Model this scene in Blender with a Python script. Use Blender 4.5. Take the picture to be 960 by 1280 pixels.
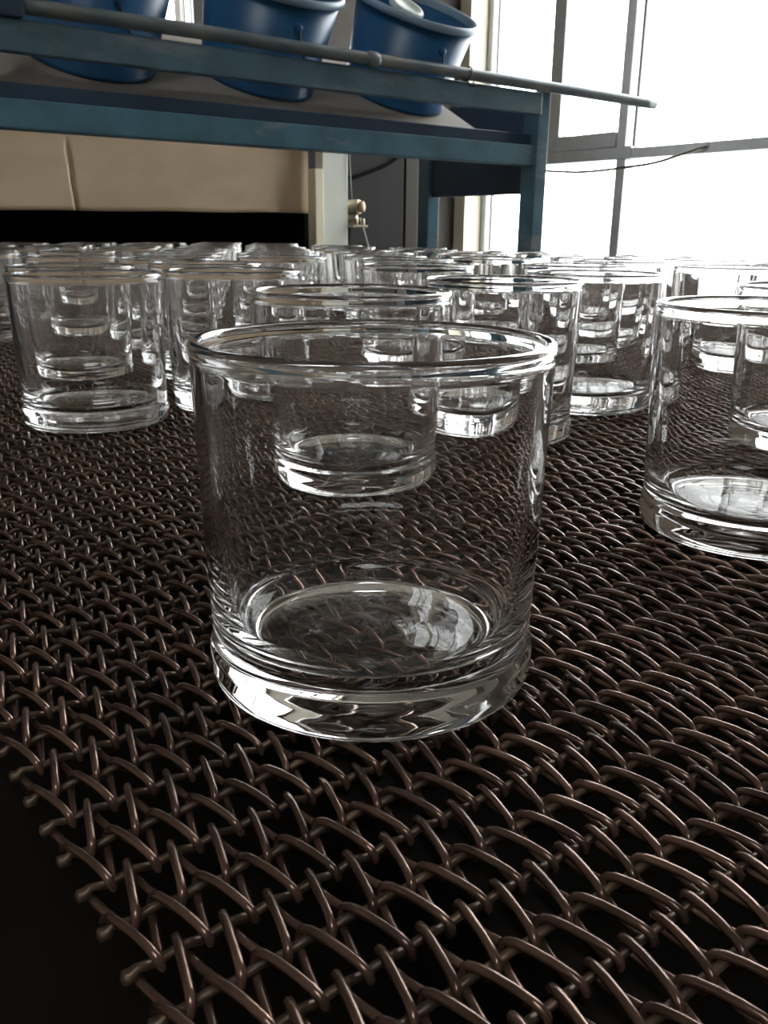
import bpy, bmesh, math, random
from mathutils import Vector, Matrix

for o in list(bpy.data.objects):
    bpy.data.objects.remove(o, do_unlink=True)
S = bpy.context.scene
C = S.collection
random.seed(7)

# ------------------------------------------------------------------ camera
CAM_Z, PITCH, ROLL = 0.12628, 0.314181, 0.0088216
cam = bpy.data.cameras.new('camera')
cam.sensor_fit = 'VERTICAL'
cam.sensor_height = 36.0
cam.lens = 1080.66 / 1280 * 36.0
cam.clip_start = 0.005
cam.clip_end = 200
cam.dof.use_dof = True
cam.dof.focus_distance = 0.26
cam.dof.aperture_fstop = 60.0
cam_o = bpy.data.objects.new('camera', cam)
C.objects.link(cam_o)
hf = Vector((0.6, 0.8, 0))
rt = Vector((0.8, -0.6, 0))
fw = hf * math.cos(PITCH) + Vector((0, 0, -math.sin(PITCH)))
up = hf * math.sin(PITCH) + Vector((0, 0, math.cos(PITCH)))
r2 = rt * math.cos(ROLL) + up * math.sin(ROLL)
u2 = up * math.cos(ROLL) - rt * math.sin(ROLL)
M = Matrix.Identity(4)
for i in range(3):
    M[i][0], M[i][1], M[i][2] = r2[i], u2[i], -fw[i]
M[2][3] = CAM_Z
cam_o.matrix_world = M
S.camera = cam_o

# ------------------------------------------------------------------ world: bright overcast sky
W = bpy.data.worlds.new('overcast_sky')
S.world = W
W.use_nodes = True
wn, wl = W.node_tree.nodes, W.node_tree.links
bg = wn['Background']
tc = wn.new('ShaderNodeTexCoord')
sx = wn.new('ShaderNodeSeparateXYZ')
rp = wn.new('ShaderNodeValToRGB')
rp.color_ramp.elements[0].position = 0.45
rp.color_ramp.elements[0].color = (0.90, 0.92, 0.93, 1)
rp.color_ramp.elements[1].position = 1.0
rp.color_ramp.elements[1].color = (0.97, 0.985, 1.0, 1)
mr = wn.new('ShaderNodeMapRange')
mr.inputs[1].default_value = -1
wl.new(tc.outputs['Generated'], sx.inputs[0])
wl.new(sx.outputs['Z'], mr.inputs[0])
wl.new(mr.outputs[0], rp.inputs[0])
wl.new(rp.outputs[0], bg.inputs[0])
bg.inputs[1].default_value = 12.0

S.view_settings.view_transform = 'Standard'
S.view_settings.look = 'None'
S.view_settings.gamma = 1.0
S.view_settings.use_curve_mapping = False
S.view_settings.exposure = 0.0
cy = S.cycles
cy.max_bounces = 40
cy.transmission_bounces = 40
cy.glossy_bounces = 12
cy.diffuse_bounces = 5
cy.transparent_max_bounces = 24
cy.sample_clamp_indirect = 5.0
cy.caustics_refractive = True
cy.caustics_reflective = True
cy.blur_glossy = 0.3


# ------------------------------------------------------------------ material helpers
def mat(name, col, rough=0.5, metal=0.0, var=0.0, scale=30.0, col2=None, bump=0.0, bscale=80.0, stretch=None, spec=0.5):
    m = bpy.data.materials.new(name)
    m.use_nodes = True
    n, l = m.node_tree.nodes, m.node_tree.links
    b = n['Principled BSDF']
    b.inputs['Roughness'].default_value = rough
    b.inputs['Metallic'].default_value = metal
    b.inputs['Specular IOR Level'].default_value = spec
    b.inputs['Base Color'].default_value = (*col, 1)
    if var or col2:
        t = n.new('ShaderNodeTexCoord')
        mp = n.new('ShaderNodeMapping')
        if stretch:
            mp.inputs['Scale'].default_value = stretch
        nz = n.new('ShaderNodeTexNoise')
        nz.inputs['Scale'].default_value = scale
        nz.inputs['Detail'].default_value = 6
        cr = n.new('ShaderNodeValToRGB')
        c2 = col2 or tuple(min(1, c * (1 + var)) for c in col)
        c1 = col if col2 else tuple(c * (1 - var) for c in col)
        cr.color_ramp.elements[0].position = 0.35
        cr.color_ramp.elements[1].position = 0.68
        cr.color_ramp.elements[0].color = (*c1, 1)
        cr.color_ramp.elements[1].color = (*c2, 1)
        l.new(t.outputs['Object'], mp.inputs[0])
        l.new(mp.outputs[0], nz.inputs['Vector'])
        l.new(nz.outputs[0], cr.inputs[0])
        l.new(cr.outputs[0], b.inputs['Base Color'])
    if bump:
        t2 = n.new('ShaderNodeTexCoord')
        n2 = n.new('ShaderNodeTexNoise')
        n2.inputs['Scale'].default_value = bscale
        n2.inputs['Detail'].default_value = 4
        bp = n.new('ShaderNodeBump')
        bp.inputs['Strength'].default_value = bump
        bp.inputs['Distance'].default_value = 0.002
        l.new(t2.outputs['Object'], n2.inputs['Vector'])
        l.new(n2.outputs[0], bp.inputs['Height'])
        l.new(bp.outputs[0], b.inputs['Normal'])
    return m


def painted(name, col, worn, scale, lo, hi, rough=0.45):
    """paint with scratches and peeled patches of another colour"""
    m = mat(name, col, rough, 0, 0.25, 14, bump=0.15, bscale=60)
    n, l = m.node_tree.nodes, m.node_tree.links
    b = n['Principled BSDF']
    src = b.inputs['Base Color'].links[0].from_socket
    t = n.new('ShaderNodeTexCoord')
    mp = n.new('ShaderNodeMapping')
    mp.inputs['Scale'].default_value = (0.5, 1, 1.6)
    nz = n.new('ShaderNodeTexNoise')
    nz.inputs['Scale'].default_value = scale
    nz.inputs['Detail'].default_value = 8
    nz.inputs['Roughness'].default_value = 0.65
    cr = n.new('ShaderNodeValToRGB')
    cr.color_ramp.elements[0].position = lo
    cr.color_ramp.elements[1].position = hi
    mx = n.new('ShaderNodeMix')
    mx.data_type = 'RGBA'
    l.new(t.outputs['Object'], mp.inputs[0])
    l.new(mp.outputs[0], nz.inputs['Vector'])
    l.new(nz.outputs[0], cr.inputs[0])
    l.new(cr.outputs[0], mx.inputs[0])
    l.new(src, mx.inputs[6])
    mx.inputs[7].default_value = (*worn, 1)
    l.new(mx.outputs[2], b.inputs['Base Color'])
    return m


def glass_mat():
    m = bpy.data.materials.new('clear_glass')
    m.use_nodes = True
    n, l = m.node_tree.nodes, m.node_tree.links
    n.remove(n['Principled BSDF'])
    g = n.new('ShaderNodeBsdfGlass')
    g.inputs['IOR'].default_value = 1.5
    g.inputs['Roughness'].default_value = 0.0
    g.inputs['Color'].default_value = (1, 1, 1, 1)
    t = n.new('ShaderNodeTexCoord')
    mp = n.new('ShaderNodeMapping')
    mp.inputs['Scale'].default_value = (1, 1, 0.35)
    nz = n.new('ShaderNodeTexNoise')
    nz.inputs['Scale'].default_value = 55
    nz.inputs['Detail'].default_value = 2
    bp = n.new('ShaderNodeBump')
    bp.inputs['Strength'].default_value = 0.04
    bp.inputs['Distance'].default_value = 0.0015
    l.new(t.outputs['Object'], mp.inputs[0])
    l.new(mp.outputs[0], nz.inputs['Vector'])
    l.new(nz.outputs[0], bp.inputs['Height'])
    l.new(bp.outputs[0], g.inputs['Normal'])
    l.new(g.outputs[0], n['Material Output'].inputs[0])
    return m


def pane_mat():
    m = bpy.data.materials.new('window_glass')
    m.use_nodes = True
    n, l = m.node_tree.nodes, m.node_tree.links
    n.remove(n['Principled BSDF'])
    tr = n.new('ShaderNodeBsdfTransparent')
    tr.inputs[0].default_value = (0.98, 0.985, 0.98, 1)
    gl = n.new('ShaderNodeBsdfGlossy')
    gl.inputs['Roughness'].default_value = 0.02
    fr = n.new('ShaderNodeFresnel')
    ge = n.new('ShaderNodeNewGeometry')
    ma = n.new('ShaderNodeMath')
    ma.operation = 'MULTIPLY_ADD'
    ma.inputs[1].default_value = 1 / 1.45 - 1.45
    ma.inputs[2].default_value = 1.45
    l.new(ge.outputs['Backfacing'], ma.inputs[0])
    l.new(ma.outputs[0], fr.inputs[0])
    mx = n.new('ShaderNodeMixShader')
    l.new(fr.outputs[0], mx.inputs[0])
    l.new(tr.outputs[0], mx.inputs[1])
    l.new(gl.outputs[0], mx.inputs[2])
    l.new(mx.outputs[0], n['Material Output'].inputs[0])
    return m


GLASS = glass_mat()
PANE = pane_mat()
WIRE = mat('oxidised_brown_steel', (0.085, 0.053, 0.041), 0.22, 0.6, 0, 60, col2=(0.21, 0.128, 0.096), bump=0.06, bscale=300)
ROD = mat('oxidised_rod_steel', (0.06, 0.042, 0.03), 0.42, 0.45, 0, 90, col2=(0.15, 0.10, 0.065))
DARK = mat('dark_steel', (0.008, 0.007, 0.006), 0.9, 0.0, 0.3, 12, spec=0.1)  # near-black steel, tone varies slightly at random
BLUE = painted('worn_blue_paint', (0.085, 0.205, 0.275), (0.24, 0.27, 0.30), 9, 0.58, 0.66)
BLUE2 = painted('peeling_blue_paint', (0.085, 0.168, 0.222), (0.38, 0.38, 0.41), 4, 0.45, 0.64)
BLUED = mat('dark_and_shaded_blue', (0.028, 0.060, 0.105), 0.5, 0, 0.2, 10)  # dark blue parts; on the deck support it stands in for shadow
BUCKET = mat('blue_plastic', (0.018, 0.120, 0.275), 0.36, 0, 0.12, 12)
LIP = mat('pale_highlit_plastic_lip', (0.25, 0.38, 0.48), 0.4, 0, 0.1, 20)  # pale lip, lightened further to hold the highlight on its rolled edge
BAIL = mat('dark_wire', (0.05, 0.055, 0.065), 0.4, 0.7)
PIPE = mat('weathered_galvanised_pipe', (0.10, 0.145, 0.168), 0.42, 0.3, 0, 12, col2=(0.24, 0.25, 0.24), bump=0.2, bscale=70)
DECK = mat('dusty_grey_board', (0.30, 0.25, 0.20), 0.8, 0, 0, 5, col2=(0.36, 0.33, 0.29), stretch=(0.3, 1, 1))
PANEL = mat('heat_stained_tan_sheet', (0.40, 0.295, 0.190), 0.55, 0, 0, 2.6, col2=(0.56, 0.43, 0.29), stretch=(1, 1, 2.5), bump=0.1, bscale=12)
CREAM = mat('cream_board', (0.82, 0.75, 0.57), 0.6, 0, 0.06, 6)
WHITEP = mat('pale_green_white_board', (0.74, 0.76, 0.68), 0.6, 0, 0.07, 5)
BLACK = mat('deep_black', (0.003, 0.003, 0.003), 0.95, spec=0.1)  # holds the darkness inside the oven tunnel; the cable is plain black
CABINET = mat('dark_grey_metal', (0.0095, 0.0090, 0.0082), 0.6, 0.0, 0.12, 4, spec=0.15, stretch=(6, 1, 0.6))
BACKW = mat('dark_brown_plaster', (0.034, 0.029, 0.023), 0.85, 0, 0.12, 3)  # dark brown all over, slight random mottling
WALLW = mat('off_white_plaster', (0.38, 0.32, 0.26), 0.85, 0, 0.05, 3)
CREAMW = mat('cream_plaster', (0.78, 0.73, 0.60), 0.8, 0, 0.05, 4)
FLOORM = mat('concrete_floor', (0.16, 0.15, 0.14), 0.8, 0, 0.2, 3)
CEILM = mat('grey_ceiling', (0.26, 0.24, 0.21), 0.9, 0, 0.08, 2)
ALU = mat('grey_aluminium_frame', (0.58, 0.60, 0.62), 0.4, 0.3, 0.06, 20)  # grey lightened so the frames carry some window glare in their colour
GASKET = mat('grey_gasket', (0.30, 0.30, 0.30), 0.7)
YARD = mat('pale_concrete_yard', (0.62, 0.61, 0.58), 0.9, 0, 0.06, 1)
WOODB = mat('brown_end_grain', (0.36, 0.23, 0.14), 0.6, 0, 0.25, 60)
BRASS = mat('tarnished_metal', (0.42, 0.36, 0.26), 0.4, 0.5, 0.2, 60)
CORD = mat('pale_cord', (0.48, 0.47, 0.44), 0.7)
CABLEM = mat('grey_cable', (0.10, 0.09, 0.07), 0.6)
SOAP = mat('pale_green_white_plastic', (0.62, 0.72, 0.66), 0.35, 0, 0.2, 60)


# ------------------------------------------------------------------ geometry helpers
def link(name, bm, m, parent=None, smooth=False):
    me = bpy.data.meshes.new(name)
    bm.to_mesh(me)
    bm.free()
    if smooth:
        me.polygons.foreach_set('use_smooth', [True] * len(me.polygons))
    me.materials.append(m)
    o = bpy.data.objects.new(name, me)
    C.objects.link(o)
    if parent:
        o.parent = parent
    return o


def tag(o, label=None, cat=None, group=None, kind=None):
    for k, v in (('label', label), ('category', cat), ('group', group), ('kind', kind)):
        if v:
            o[k] = v
    return o


def empty(name, loc, label, cat, group=None):
    o = bpy.data.objects.new(name, None)
    o.empty_display_size = 0.02
    C.objects.link(o)
    o.location = loc
    return tag(o, label, cat, group)


def box(bm, lo, hi, bev=0.0):
    r = bmesh.ops.create_cube(bm, size=1.0)
    vs = r['verts']
    for v in vs:
        v.co = Vector([(lo[i] + hi[i]) / 2 + v.co[i] * (hi[i] - lo[i]) for i in range(3)])
    if bev:
        es = list({e for v in vs for e in v.link_edges})
        bmesh.ops.bevel(bm, geom=es, offset=bev, segments=2, affect='EDGES', profile=0.5)
    return bm


def boxo(name, lo, hi, m, parent=None, bev=0.0, off=(0, 0, 0)):
    lo = [lo[i] - off[i] for i in range(3)]
    hi = [hi[i] - off[i] for i in range(3)]
    return link(name, box(bmesh.new(), lo, hi, bev), m, parent)


def tube(bm, pts, r, n=8, caps=True, closed=False):
    pts = [Vector(p) for p in pts]
    N = len(pts)
    rings = []
    nrm = None
    for i, p in enumerate(pts):
        a = pts[(i - 1) % N] if (closed or i > 0) else p
        b = pts[(i + 1) % N] if (closed or i < N - 1) else p
        t = (b - a).normalized()
        if nrm is None:
            nrm = t.orthogonal().normalized()
        nrm = (nrm - t * nrm.dot(t)).normalized()
        bi = t.cross(nrm)
        rr = r[i] if isinstance(r, (list, tuple)) else r
        rings.append([bm.verts.new(p + (nrm * math.cos(2 * math.pi * k / n) + bi * math.sin(2 * math.pi * k / n)) * rr) for k in range(n)])
    for i in range(N if closed else N - 1):
        A, B = rings[i], rings[(i + 1) % N]
        for k in range(n):
            bm.faces.new((A[k], A[(k + 1) % n], B[(k + 1) % n], B[k]))
    if caps and not closed:
        bm.faces.new(rings[0][::-1])
        bm.faces.new(rings[-1])
    return bm


def lathe(bm, prof, n=96):
    rings = []
    for r, z in prof:
        if r < 1e-7:
            rings.append([bm.verts.new((0, 0, z))])
        else:
            rings.append([bm.verts.new((r * math.cos(2 * math.pi * k / n), r * math.sin(2 * math.pi * k / n), z)) for k in range(n)])
    for A, B in zip(rings, rings[1:]):
        for k in range(n):
            k2 = (k + 1) % n
            if len(A) == 1:
                bm.faces.new((A[0], B[k2], B[k]))
            elif len(B) == 1:
                bm.faces.new((A[k], A[k2], B[0]))
            else:
                bm.faces.new((A[k], A[k2], B[k2], B[k]))
    return bm


def catmull(pts, sub=6):
    pts = [Vector(p) for p in pts]
    out = []
    for i in range(len(pts) - 1):
        p0, p1, p2, p3 = pts[max(i - 1, 0)], pts[i], pts[i + 1], pts[min(i + 2, len(pts) - 1)]
        for k in range(sub):
            t = k / sub
            out.append(0.5 * ((2 * p1) + (p2 - p0) * t + (2 * p0 - 5 * p1 + 4 * p2 - p3) * t * t + (3 * p1 - p0 - 3 * p2 + p3) * t ** 3))
    out.append(pts[-1])
    return out


# ------------------------------------------------------------------ room shell (x across the belt, y along it)
VW, UB, FZ, CZ = 3.6, 3.95, -0.80, 3.2
XL, YF = -3.0, -4.0


def struct(name, lo, hi, m, parent=None):
    o = boxo(name, lo, hi, m, parent)
    if parent is None:
        o['kind'] = 'structure'
    return o


struct('floor', (XL - .2, YF - .2, FZ - .1), (VW + .2, UB + .2, FZ), FLOORM)
# ceiling with an unseen roof opening, added behind the camera to light the belt
bm = bmesh.new()
LX0, LX1, LU0, LU1 = -1.65, -0.50, -2.3, -1.05
box(bm, (XL - .2, YF - .2, CZ), (LX0, UB + .2, CZ + .1))
box(bm, (LX1, YF - .2, CZ), (VW + .2, UB + .2, CZ + .1))
box(bm, (LX0, YF - .2, CZ), (LX1, LU0, CZ + .1))
box(bm, (LX0, LU1, CZ), (LX1, UB + .2, CZ + .1))
tag(link('ceiling', bm, CEILM), kind='structure')
struct('wall_left', (XL - .2, YF, FZ), (XL, UB, CZ), WALLW)

# back wall with one small window opening behind the buckets (x 1.67..1.86, z .80..1.7)
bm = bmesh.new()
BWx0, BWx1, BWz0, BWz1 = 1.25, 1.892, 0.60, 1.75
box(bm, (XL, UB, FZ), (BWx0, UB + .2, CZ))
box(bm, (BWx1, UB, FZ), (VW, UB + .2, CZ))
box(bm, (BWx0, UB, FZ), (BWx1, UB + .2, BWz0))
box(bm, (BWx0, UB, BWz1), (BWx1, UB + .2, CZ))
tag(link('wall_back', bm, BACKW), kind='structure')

# window wall on the right: low sill wall, lintel and end piece
WU0, WU1, WZ0, WZ1 = 0.5, 3.86, -0.35, 3.05
bm = bmesh.new()
box(bm, (VW, YF, FZ), (VW + .02, UB, WZ0))
box(bm, (VW, YF, WZ1), (VW + .02, UB, CZ))
box(bm, (VW, YF, WZ0), (VW + .02, WU0, WZ1))
box(bm, (VW, WU1, WZ0), (VW + .02, UB, WZ1))
tag(link('wall_right', bm, WALLW), kind='structure')

struct('wall_front', (XL - .2, YF - .2, FZ), (VW + .2, YF, CZ), WALLW)

# corner pillar, cream on the room side
struct('trim_1', (3.445, 3.862, FZ), (VW - .001, UB, CZ), CREAMW)

# right window
w1 = bpy.data.objects.new('window_1', None)
C.objects.link(w1)
w1.location = (VW, 1.5, WZ0)
w1['kind'] = 'structure'
OFF = (VW, 1.5, WZ0)


def wpart(name, u0, u1, z0, z1, d0=-0.03, d1=0.03, m=ALU):
    return boxo(name, (VW + d0, u0, z0), (VW + d1, u1, z1), m, w1, 0 if name in ('pane', 'gasket') else 0.004, OFF)


wpart('jamb', 3.830, 3.860, WZ0, WZ1, -0.03, 0.015)
wpart('jamb', WU0, WU0 + .06, WZ0, WZ1, -0.05, 0.05)
wpart('sill', WU0, WU1, WZ0, WZ0 + .05, -0.06, 0.05)
wpart('head', WU0, WU1, WZ1 - .06, WZ1, -0.05, 0.05)
wpart('transom', WU0 + .06, 2.84, 0.462, 0.510)
wpart('transom', 2.84, 3.83, 0.462, 0.520)
muls = [2.880, 1.92, 0.96]
for i, u in enumerate(muls):
    wpart('mullion', u, u + .052, 0.51, WZ1 - .06)
    wpart('mullion', u - .01, u + .045, WZ0 + .05, 0.462)
wpart('mullion', 3.305, 3.385, 0.520, WZ1 - .06)
# opening sash between the first two mullions
wpart('sash_rail', 2.936, 3.305, 0.520, 0.588, -0.045, 0.02)
wpart('sash_rail', 2.936, 3.305, 2.85, 2.97, -0.045, 0.02)
wpart('gasket', 2.838, 2.852, 0.51, WZ1 - .06, -0.012, 0.012, GASKET)
wpart('gasket', 3.796, 3.808, WZ0 + .05, WZ1 - .06, -0.012, 0.012, GASKET)
edges = [WU0 + .06] + sorted(muls) + [3.83]
for a, b in zip(edges, edges[1:]):
    a2 = a + .05 if a in muls else a
    wpart('pane', a2, b, WZ0 + .05, 0.462, -0.003, 0.003, PANE)
    if b < 3.8:
        wpart('pane', a2, b, 0.51, WZ1 - .06, -0.003, 0.003, PANE)
wpart('pane', 2.936, 3.305, 0.588, 2.85, -0.003, 0.003, PANE)
wpart('pane', 3.385, 3.83, 0.520, WZ1 - .06, -0.003, 0.003, PANE)

# small back window
w2 = bpy.data.objects.new('window_2', None)
C.objects.link(w2)
w2.location = (BWx0, UB, BWz0)
w2['kind'] = 'structure'
O2 = (BWx0, UB, BWz0)
for lo, hi in (((BWx0, UB, BWz0), (BWx0 + .03, UB + .06, BWz1)), ((BWx1 - .014, UB, BWz0), (BWx1, UB + .06, BWz1)),
               ((BWx0 + .03, UB, BWz0), (BWx1 - .014, UB + .06, BWz0 + .04)), ((BWx0 + .03, UB, BWz1 - .04), (BWx1 - .014, UB + .06, BWz1))):
    boxo('frame', lo, hi, ALU, w2, 0.003, O2)
boxo('mullion', (1.850, UB + .01, BWz0 + .04), (1.856, UB + .05, BWz1 - .04), CABLEM, w2, 0, O2)
boxo('pane', (BWx0 + .03, UB + .027, BWz0 + .04), (BWx1 - .014, UB + .033, BWz1 - .04), PANE, w2, 0, O2)

# outside: pale yard, low railing
struct('floor_outside', (VW + .2, -20, FZ - .3), (40, 30, FZ - .2), YARD)
rl = empty('railing', (6.0, 3.0, FZ - .2), 'thin pale railing outside the right hand window, almost lost in the glare', 'railing')
ro = (6.0, 3.0, FZ - .2)
PALEM = mat('pale_painted_rail', (0.72, 0.72, 0.70), 0.5)
boxo('top_rail', (5.99, 0.5, .942), (6.01, 3.99, .960), PALEM, rl, 0, ro)
for u in (0.9, 1.6, 2.3, 3.0, 3.72, 3.965):
    boxo('baluster', (5.994, u, FZ - .2), (6.006, u + .012, .942), PALEM, rl, 0, ro)

# ------------------------------------------------------------------ woven wire belt
PIT, RODP, WR = 0.00985, 0.01270, 0.00103
BV0, BV1 = 0.032, 1.075          # belt edges across
BU0, BU1 = -0.26, 2.62
HA, HB = 0.0083, 0.0029          # half length and half height of one flattened spiral
ZC = -(HB + WR)


def turn_path(n=18):
    """(u, z, s) around one flattened turn, s = share of wire length"""
    K = 720
    raw = []
    for k in range(K + 1):
        a = 2 * math.pi * k / K
        c, s = math.cos(a), math.sin(a)
        raw.append((HA * math.copysign(abs(c) ** 0.80, c), HB * math.copysign(abs(s) ** 0.68, s)))
    cum = [0.0]
    for p, q in zip(raw, raw[1:]):
        cum.append(cum[-1] + math.dist(p, q))
    L = cum[-1]
    # spend more samples at the bends
    dens = [0.0]
    for k in range(1, K + 1):
        p, q, r = raw[k - 1], raw[k], raw[(k + 1) % K]
        a1 = math.atan2(q[1] - p[1], q[0] - p[0])
        a2 = math.atan2(r[1] - q[1], r[0] - q[0])
        d = abs((a2 - a1 + math.pi) % (2 * math.pi) - math.pi)
        dens.append(dens[-1] + math.dist(p, q) / L + d / (2 * math.pi) * 1.3)
    out = []
    j = 0
    for i in range(n):
        t = dens[-1] * i / n
        while dens[j + 1] < t:
            j += 1
        out.append((raw[j][0], raw[j][1], cum[j] / L))
    return out


TP = turn_path()


def spiral_mesh(hand):
    turns = int((BV1 - BV0) / PIT)
    # far bends (u=+HA) sit at x = 9.0 mm modulo the pitch, near bends half a pitch on
    x0 = 0.0090 + math.ceil((BV0 - 0.0090) / PIT) * PIT
    pts = []
    for t in range(turns):
        for u, z, s in TP:
            if hand > 0:      # top strand runs from the far bend back to the near bend with falling x
                pts.append((x0 + (t + 1 - s) * PIT, u, z, t, s))
            else:
                pts.append((x0 + (t + s) * PIT, u, z, t, s))
    if hand > 0:
        pts.sort(key=lambda p: p[0])
    bm = bmesh.new()
    tube(bm, [p[:3] for p in pts], WR, 7)
    me = bpy.data.meshes.new('spiral_wire')
    bm.to_mesh(me)
    bm.free()
    me.polygons.foreach_set('use_smooth', [True] * len(me.polygons))
    me.materials.append(WIRE)
    return me


belt = empty('mesh_belt', (BV0, 0, 0), 'dark brown woven wire mesh conveyor belt carrying all the tumblers', 'conveyor belt')
meP, meN = spiral_mesh(1), spiral_mesh(-1)
bm = bmesh.new()
rodp, rodr = [(BV0 + .0045, 0, -.0008), (BV0 + .005, 0, -.0008), (BV0 + .0068, 0, -.0008)], [.0008, .0015, .0015]
x = BV0 + .0074
while x < BV1 + .002:            # crimped: pulled up and back at the far bends, down and forward at the near ones
    w = math.cos(2 * math.pi * (x - .0090) / PIT)
    rodp.append((x, -.00050 * w, -.0002 + .0009 * w))
    rodr.append(.00098)
    x += PIT / 6
tube(bm, rodp, rodr, 7)
meR = bpy.data.meshes.new('cross_rod')
bm.to_mesh(meR)
bm.free()
meR.polygons.foreach_set('use_smooth', [True] * len(meR.polygons))
meR.materials.append(ROD)
UC0 = 0.1042 - HA                 # a steep row is centred here
k0 = int((BU0 - UC0) / RODP)
k1 = int((BU1 - UC0) / RODP)
for k in range(k0, k1 + 1):
    o = bpy.data.objects.new('spiral_wire', meP if k % 2 == 0 else meN)
    C.objects.link(o)
    o.parent = belt
    o.location = (-BV0, UC0 + k * RODP, ZC)
    o = bpy.data.objects.new('cross_rod', meR)
    C.objects.link(o)
    o.parent = belt
    o.location = (-BV0, UC0 + (k - 0.5) * RODP, ZC)

# frame that carries the belt
fr = empty('conveyor_frame', (0.55, 1.2, FZ), 'dark steel conveyor bed under the wire belt', 'conveyor frame')
FO = (0.55, 1.2, FZ)
ZB = 2 * ZC
for x in (0.11, 0.33, 0.55, 0.77, 0.99):
    boxo('wear_strip', (x - .008, BU0, ZB - .03), (x + .008, BU1, ZB), DARK, fr, 0.001, FO)
boxo('bed_plate', (-.02, BU0, ZB - .045), (1.12, BU1, ZB - .03), DARK, fr, 0.002, FO)
boxo('side_rail', (-.05, BU0, ZB - .12), (-.02, BU1, ZB - .02), DARK, fr, 0.003, FO)
boxo('side_rail', (1.12, BU0, ZB - .12), (1.15, BU1, ZB - .02), DARK, fr, 0.003, FO)
for x in (-.05, 1.11):
    for y in (BU0 + .05, 0.75, 1.9):
        boxo('leg', (x, y, FZ), (x + .04, y + .04, ZB - .045), DARK, fr, 0.002, FO)

# ------------------------------------------------------------------ glass tumblers
base_prof = [(0, .0014), (.020, .0013), (.036, .0010), (.0415, .0005), (.0440, 0.0), (.0458, .0004), (.0472, .0015), (.0481, .0032),
             (.0484, .0055), (.04845, .0090), (.0482, .0110), (.0477, .0124), (.04735, .0138), (.04730, .0152), (.04733, .0164)]
wall_out = [(.04733, .0164), (.04736, .0170), (.0484, .045), (.0491, .075), (.04957, .0910), (.04960, .0920)]
rim_p = [(.04960, .0920), (.04962, .0930), (.04968, .0942), (.04985, .0954), (.0500, .0963)]
for a in range(0, 181, 18):         # fire-polished bead
    rim_p.append((.04845 + .0016 * math.cos(math.radians(a)), .0972 + .0016 * math.sin(math.radians(a))))
rim_p += [(.04693, .0963), (.04708, .0954), (.04722, .0942), (.04722, .0930), (.04716, .0920)]
wall_in = [(.04716, .0920), (.04710, .0910), (.0464, .075), (.0456, .056), (.0449, .044), (.0441, .034), (.0434, .028), (.0430, .0252), (.04285, .0244)]
floor_p = [(.04285, .0244), (.0424, .0224), (.0414, .0190), (.0402, .0163), (.0388, .0142), (.0370, .0126), (.0347, .0116), (.0315, .0110), (.020, .0107), (0, .0106)]


def tumbler_parts():
    out = []
    b = lathe(bmesh.new(), base_prof)
    lathe(b, floor_p)
    w = lathe(bmesh.new(), wall_out)
    lathe(w, wall_in)
    r = lathe(bmesh.new(), rim_p)
    for nm, m_ in (('wall', w), ('base', b), ('rim', r)):
        me = bpy.data.meshes.new(nm)
        m_.to_mesh(me)
        m_.free()
        me.polygons.foreach_set('use_smooth', [True] * len(me.polygons))
        me.materials.append(GLASS)
        out.append((nm, me))
    return out


TPARTS = tumbler_parts()
GRP = 'clear tumblers standing on the wire belt'
near = [
    (.1413, .1942, 'large clear glass tumbler in the centre foreground, nearest to the camera'),
    (.3558, .1984, 'clear tumbler at the right edge in front, its wall cut by the frame'),
    (.2502, .3626, 'clear tumbler standing directly behind the big foreground tumbler and seen through it'),
    (.3937, .4033, 'clear tumbler just right of and behind the foreground tumbler, partly hidden by its right wall'),
    (.1955, .5927, 'clear tumbler standing by itself at the far left of the belt, whole outline visible'),
    (.5222, .4385, 'clear tumbler whose thick bright base shows between the foreground tumbler and the right edge tumbler'),
    (.5105, .2560, 'clear tumbler cut by the right frame edge just behind the right front tumbler'),
    (.3040, .5940, 'clear tumbler between the lone left tumbler and the foreground one, half hidden'),
    (.7410, .4660, 'clear tumbler seen through the right front tumbler, its bright base on dark mesh'),
    (.6400, .5600, 'clear tumbler seen through the wall of the one with the thick bright base'),
    (.8800, .4700, 'clear tumbler by the right frame edge, a rank behind the cut off one'),
    (.2285, .7250, 'clear tumbler directly behind the lone left tumbler, first base seen through it'),
    (.3070, .9620, 'clear tumbler second in line behind the lone left tumbler, seen through both'),
    (.3500, .7350, 'clear tumbler in the gap right of the lone left tumbler, one rank further back'),
    (.8500, .7200, 'clear tumbler whose small round base shows high on the mesh right of centre'),
    (.4950, .6150, 'clear tumbler behind the centre pair, rim level with the blue post foot'),
]
near += [(.2730, 1.2330, 'clear tumbler at the left picture edge, beyond and left of the lone one'),
         (.3850, 1.1900, 'clear tumbler third in line behind the lone left tumbler, its base small')]
spots = [(x, y, l, GRP) for x, y, l in near]
rng = random.Random(21)
ORD = ['first', 'second', 'third', 'fourth', 'fifth', 'sixth', 'seventh', 'eighth', 'ninth', 'tenth', 'eleventh', 'twelfth', 'thirteenth']
ranks = []
row, y = 0, 0.62
while y < 1.90:
    cand = []
    x = 0.095 + (0.069 if row % 2 else 0.0)
    while x < 1.03:
        cx, cyy = x + rng.uniform(-.010, .010), y + rng.uniform(-.010, .010)
        x += 0.138
        if cyy < 0.72 and cx < 0.62 or cx < .22 and cyy < .9:
            continue
        if any(math.hypot(cx - q[0], cyy - q[1]) < 0.104 for q in spots + sum(ranks, []) + cand) or cx > 1.02 or cx < .085 or (cx < .24 and cyy < 1.15):
            continue
        cand.append((cx, cyy))
    ranks.append(cand)
    y += 0.124
    row += 1
ranks = [c for c in ranks if c]
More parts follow.
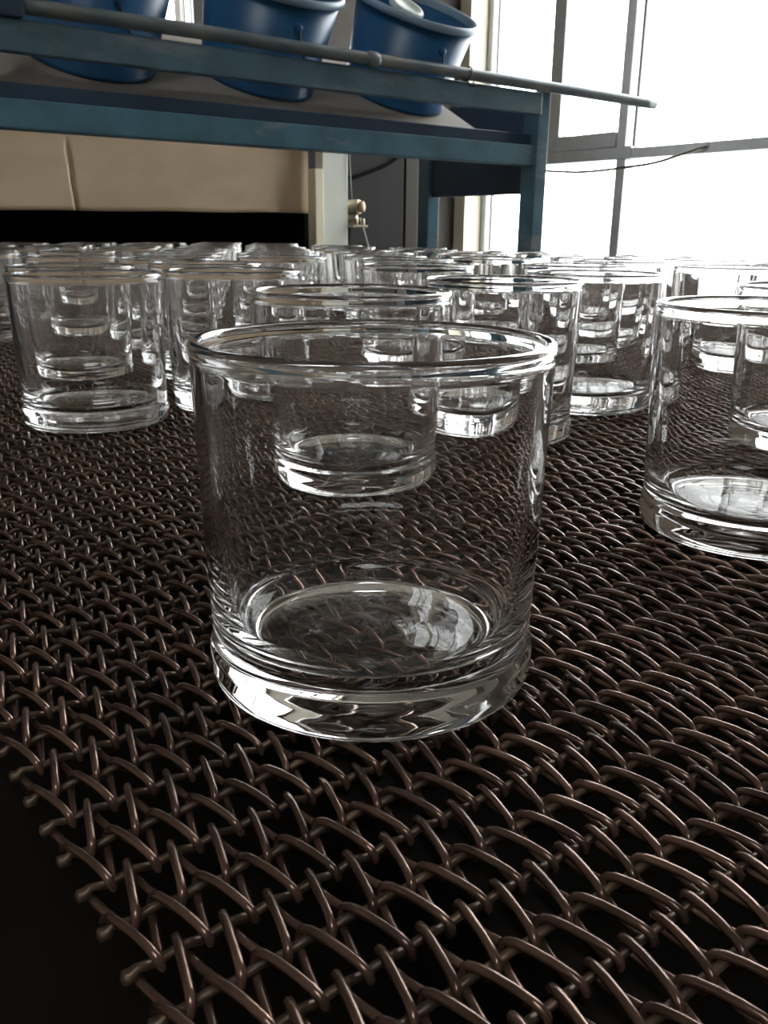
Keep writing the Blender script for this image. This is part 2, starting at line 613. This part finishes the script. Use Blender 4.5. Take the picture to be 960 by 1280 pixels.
for i, cand in enumerate(ranks):
    back = len(ranks) - 1 - i
    rank = 'last rank' if back == 0 else ORD[back] + ' to last rank'
    for j, (x, y) in enumerate(cand):
        place = 'leftmost' if j == 0 else 'rightmost' if j == len(cand) - 1 else ORD[j] + ' from the left'
        spots.append((x, y, 'small clear tumbler, %s in the %s before the oven' % (place, rank), 'clear tumblers crowded in the far ranks'))
spots.append((1.0, .30, 'clear tumbler at the right edge of the belt level with the front pair', GRP))
for x, y, l, g in spots:
    t = empty('glass_tumbler', (x, y, 0), l, 'tumbler', g)
    t.rotation_euler.z = rng.uniform(0, 6.28)
    for nm, me in TPARTS:
        o = bpy.data.objects.new(nm, me)
        C.objects.link(o)
        o.parent = t

# ------------------------------------------------------------------ annealing oven front across the far end of the belt
PU = 2.05
ov = empty('annealing_oven', (0.55, PU + .3, FZ), 'tan heat stained oven front with a low black opening over the belt', 'oven')
OO = (0.55, PU + .3, FZ)
# hanging tan sheet with a vertical crease and slightly uneven lower edge
bm = bmesh.new()
NX, NZ = 90, 26
X0, X1 = -0.25, 1.283
XS = sorted([X0 + (X1 - X0) * i / 60 for i in range(61)] + [0.6485 + i * 0.0021 for i in range(17)])
NX = len(XS) - 1
grid = []
for j in range(NZ + 1):
    rowv = []
    for i in range(NX + 1):
        x = XS[i]
        zb = 0.1625 + 0.0075 * (x - 0.5) / 0.78 + 0.0008 * math.sin(x * 23)
        z = zb + (0.44 - zb) * j / NZ
        yy = PU + 0.004 * math.sin(x * 5 + 1) * (1 - j / NZ)
        grid_x = 0.672 - 0.016 * (j / NZ) + 0.0008 * math.sin(j * .9)
        d = (x - grid_x) / 0.0035
        yy += 0.008 * math.exp(-d * d) * (1.0 if j < 11 else max(0, 1 - (j - 11) / 3)) 
        rowv.append(bm.verts.new((x - OO[0], yy - OO[1], z - OO[2])))
    grid.append(rowv)
for j in range(NZ):
    for i in range(NX):
        bm.faces.new((grid[j][i], grid[j][i + 1], grid[j + 1][i + 1], grid[j + 1][i]))
g = bmesh.ops.extrude_face_region(bm, geom=bm.faces[:])
for v in g['geom']:
    if isinstance(v, bmesh.types.BMVert):
        v.co.y += 0.004
bmesh.ops.recalc_face_normals(bm, faces=bm.faces[:])
link('front_sheet', bm, PANEL, ov, True)
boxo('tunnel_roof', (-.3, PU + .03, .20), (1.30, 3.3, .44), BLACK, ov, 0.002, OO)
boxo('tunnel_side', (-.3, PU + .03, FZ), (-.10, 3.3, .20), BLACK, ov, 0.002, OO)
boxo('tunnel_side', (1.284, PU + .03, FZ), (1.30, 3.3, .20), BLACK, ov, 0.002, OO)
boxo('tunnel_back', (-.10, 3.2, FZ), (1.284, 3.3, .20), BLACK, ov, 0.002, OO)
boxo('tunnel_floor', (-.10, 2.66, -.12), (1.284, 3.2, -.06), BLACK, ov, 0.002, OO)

po = empty('white_post', (1.33, PU - .02, FZ), 'flat pale greenish white post at the right end of the tan oven front', 'post')
PO = (1.33, PU - .02, FZ)
boxo('post_board', (1.300, PU - .04, FZ), (1.379, PU - .006, .43), WHITEP, po, 0.002, PO)
boxo('trim_strip', (1.274, PU - .045, FZ), (1.2995, PU - .008, .277), CREAM, po, 0.002, PO)

# roller bracket hanging on the post
rb = empty('cord_roller', (1.40, PU - .03, 0.14), 'small brown cord roller on a metal bracket beside the white post', 'roller')
RO = (1.40, PU - .03, 0.14)


def rel(p, o):
    return tuple(p[i] - o[i] for i in range(3))


ax = Vector((0.55, -0.80, 0.05)).normalized()
c0 = Vector((1.4005, PU - .015, .186))
bm = bmesh.new()
tube(bm, [rel(c0 + ax * t, RO) for t in (-.012, .0, .026, .030)], [.0185, .0195, .0195, .018], 20)
link('drum', bm, BRASS, rb, True)
bm = bmesh.new()
tube(bm, [rel(c0 + ax * t, RO) for t in (.030, .040, .042)], [.0145, .0145, .013], 20)
link('end_disc', bm, WOODB, rb, True)
bm = bmesh.new()
tube(bm, [rel(c0 + Vector((-.010, 0, -.030)) + ax * t, RO) for t in (-.012, .0, .030)], [.011, .013, .012], 16)
link('bracket_boss', bm, BRASS, rb, True)
boxo('bracket_plate', (1.3815, PU - .06, .135), (1.430, PU + .02, .141), BRASS, rb, 0.001, RO)
for dx in (.0, .022):
    bm = bmesh.new()
    tube(bm, [rel((1.402 + dx, PU - .045, z), RO) for z in (.141, .155, .158)], [.005, .005, .003], 10)
    link('bolt', bm, BRASS, rb, True)
bm = bmesh.new()
tube(bm, [rel(p, RO) for p in ((1.3815, PU - .043, .345), (1.384, PU - .045, .27), (1.392, PU - .040, .203))], .0011, 6)
link('cord', bm, CORD, rb, True)
bm = bmesh.new()
tube(bm, [rel(p, RO) for p in ((1.424, PU - .03, .160), (1.432, PU - .035, .135), (1.455, PU - .04, .06))], .0021, 8)
link('lever', bm, CORD, rb, True)
boxo('bracket_arm', (1.3815, PU - .02, .02), (1.40, PU + .01, .135), DARK, rb, 0.001, RO)

# dark cabinet behind
cb = empty('metal_cabinet', (1.9, 2.9, FZ), 'tall dark grey metal cabinet behind the blue rack', 'cabinet')
CO = (1.9, 2.9, FZ)
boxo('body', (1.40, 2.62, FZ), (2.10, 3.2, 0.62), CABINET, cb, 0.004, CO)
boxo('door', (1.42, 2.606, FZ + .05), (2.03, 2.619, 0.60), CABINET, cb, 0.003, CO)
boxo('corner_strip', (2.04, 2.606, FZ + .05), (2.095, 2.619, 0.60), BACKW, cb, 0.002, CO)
cc = tag(link('power_cable', tube(bmesh.new(), catmull([(1.62, 2.598, .272), (1.754, 2.600, .287), (1.888, 2.600, .325), (1.985, 2.600, .365), (2.03, 2.600, .42)]), .006, 8), BLACK, None, True),
         'black cable drooping across the dark grey cabinet', 'cable')

# ------------------------------------------------------------------ blue steel rack with a forward sloping deck
UF = 1.253
rk = empty('steel_rack', (0.8, 1.4, FZ), 'worn blue painted steel rack standing across the belt with tilted deck', 'rack')
KO = (0.8, 1.4, FZ)


def rpart(name, lo, hi, m=BLUE, bev=0.002):
    return boxo(name, lo, hi, m, rk, bev, KO)


XP = 1.292
rpart('front_post', (XP, UF - .004, FZ), (XP + .030, UF + .036, .378))
rpart('front_post', (-.20, UF - .004, FZ), (-.165, UF + .036, .378))
rpart('rear_post', (XP - .005, 1.565, FZ), (XP + .028, 1.60, .52))
rpart('rear_post', (-.20, 1.565, FZ), (-.165, 1.60, .52))
rpart('lower_beam', (-.165, UF, .2475), (XP, UF + .03, .2835))
rpart('deck_support', (-.165, UF + .012, .284), (XP, UF + .03, .304), BLUED)  # shadow on this recessed lip is put into the darker blue
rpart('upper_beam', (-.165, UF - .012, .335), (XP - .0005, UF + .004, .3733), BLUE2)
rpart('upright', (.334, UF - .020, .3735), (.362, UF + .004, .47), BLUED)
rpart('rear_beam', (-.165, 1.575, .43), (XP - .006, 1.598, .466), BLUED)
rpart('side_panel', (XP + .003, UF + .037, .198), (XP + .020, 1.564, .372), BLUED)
TL = math.radians(27)
bm = bmesh.new()
box(bm, (-.165, 0, -.012), (1.165, .33, 0))
bmesh.ops.rotate(bm, verts=bm.verts[:], cent=(0, 0, 0), matrix=Matrix.Rotation(TL, 3, 'X'))
KZ = 0.3635 - (1.397 - 1.285) * math.tan(TL)      # deck passes under the bucket bases
bmesh.ops.translate(bm, verts=bm.verts[:], vec=(-KO[0], 1.285 - KO[1], KZ - KO[2]))
link('deck', bm, DECK, rk)

# galvanised pipe lying on the upper beam
pp = [(0.366, UF - .0145, .3872), (.62, UF - .015, .3880), (.80, UF - .014, .3860), (1.00, UF - .0145, .3855), (1.20, UF - .015, .3838), (1.40, UF - .0145, .3825), (1.618, UF - .014, .3800)]
pipe = empty('metal_pipe', (0.8, UF - .0145, .3775), 'long weathered grey pipe tied along the top of the blue rack', 'pipe')
PPO = (0.8, UF - .0145, .3775)
bm = bmesh.new()
tube(bm, [rel(p, PPO) for p in catmull(pp, 5)], .0095, 14)
link('tube', bm, PIPE, pipe, True)
bm = bmesh.new()
tube(bm, [rel(p, PPO) for p in ((.885, UF - .0145, .3855), (.889, UF - .0145, .3857), (.905, UF - .0145, .3855), (.909, UF - .0145, .3855))], [.0098, .0118, .0118, .0098], 14)
link('coupling', bm, PIPE, pipe, True)


# wire ties on the pipe
def ring(x, drop, name, label):
    pts = []
    for k in range(20):
        a = 2 * math.pi * k / 20
        pts.append((x + .004 * math.sin(a * 1), UF - .0145 + .0113 * math.cos(a), .3850 + .0113 * math.sin(a)))
    bm = bmesh.new()
    tube(bm, pts, .0012, 6, closed=True)
    tube(bm, [(x + .013, UF - .016, .3762), (x + .006, UF - .0145 - .0125, .366), (x, UF - .023, .3655), (x - .011, UF - .020, .377)], .0011, 6)
    return tag(link(name, bm, BAIL, None, True), label, 'wire')


ring(1.100, 0, 'wire_tie', 'thin dark wire tie twisted in a V under the grey pipe below the right bucket')


# ------------------------------------------------------------------ blue buckets
def bucket_prof(rb_, rt_, h):
    T = .0030
    return ([(0, .004), (rb_ - .012, .004), (rb_ - .010, 0.0), (rb_ - .003, 0.0), (rb_, .003), (rb_ + .0005, .010)],
            [(rb_ + .0005, .010), (rt_ - .0015, h - .012)],)


def bucket(x, k, label):
    b = empty('blue_bucket', (x, 1.397, .3635), label, 'bucket', 'blue buckets on the tilted rack deck')
    b.rotation_euler.x = TL
    rb_, rt_, h = .0925, .1085, .153
    bm = bmesh.new()
    lathe(bm, [(0, .005), (rb_ - .010, .005), (rb_ - .008, .0005), (rb_ - .002, .0005), (rb_ + .0015, .003), (rb_ + .0015, .008), (rb_, .010),
               (rt_ - .002, h - .012), (rt_ - .005, h - .012), (rb_ - .003, .012), (rb_ - .010, .008), (0, .008)], 72)
    link('body', bm, BUCKET, b, True)
    bm = bmesh.new()
    lathe(bm, [(rt_ - .0055, h - .0125), (rt_ - .001, h - .0125), (rt_ + .0035, h - .011), (rt_ + .005, h - .006), (rt_ + .0035, h - .001), (rt_, h + .0005), (rt_ - .004, h - .001), (rt_ - .0055, h - .004), (rt_ - .0055, h - .0125)], 72)
    link('lip', bm, LIP, b, True)
    # wire bail hanging down round the right side from two ears
    a0, a1 = math.radians(-94), math.radians(86)
    zear = h * .74
    re = rb_ + (rt_ - rb_) * .74 + .002
    for a in (a0, a1):
        bm = bmesh.new()
        d = Vector((math.cos(a), math.sin(a), 0))
        tube(bm, [d * (re - .004) + Vector((0, 0, zear)), d * (re + .004) + Vector((0, 0, zear)), d * (re + .006) + Vector((0, 0, zear))], [.006, .006, .004], 12)
        link('ear', bm, BUCKET, b, True)
    pts = []
    for i in range(25):
        t = i / 24
        a = a0 + (a1 - a0) * t
        sag = math.sin(math.pi * t) ** 0.6
        z = zear - (zear - .006) * sag
        rr = rb_ + (rt_ - rb_) * z / h + .0055 + .004 * sag
        pts.append((math.cos(a) * rr, math.sin(a) * rr, z))
    bm = bmesh.new()
    tube(bm, pts, .0018, 7)
    link('bail', bm, BAIL, b, True)
    return b


bucket(.498, 0, 'blue bucket at the left end of the rack, its rim out of view')
bucket(.776, 1, 'blue bucket in the middle of the three, only its lower right lip showing')
b3 = bucket(1.060, 2, 'blue bucket at the right end of the rack with its open rim showing')
# pale oval lid leaning inside the right hand bucket
bm = bmesh.new()
lathe(bm, [(0, -.006), (.022, -.006), (.027, -.003), (.028, .002), (.025, .006), (.020, .007), (.018, .0045), (0, .0045)], 40)
for v in bm.verts:
    v.co.x *= 1.25
lid = link('oval_lid', bm, SOAP, None, True)
tag(lid, 'pale oval plastic lid lying inside the right hand blue bucket', 'lid')
lid.rotation_euler = (TL + 0.25, 0.15, -0.1)
Rm = Matrix.Rotation(TL, 3, 'X')
lid.location = Vector((1.060, 1.397, .3635)) + Rm @ Vector((.012, .045, .135))

# ------------------------------------------------------------------ thin cable in front of the window
cb2 = tag(link('hanging_cable', tube(bmesh.new(), catmull([(VW - .033, 3.80, .500), (VW - .05, 3.55, .452), (VW - .06, 3.307, .4258), (VW - .06, 3.093, .4133), (VW - .06, 2.873, .4206), (VW - .06, 2.67, .4353), (VW - .055, 2.485, .4748), (VW - .034, 2.43, .490)]), .0065, 6), CABLEM, None, True),
          'thin dark cable sagging across the window below its transom', 'cable')
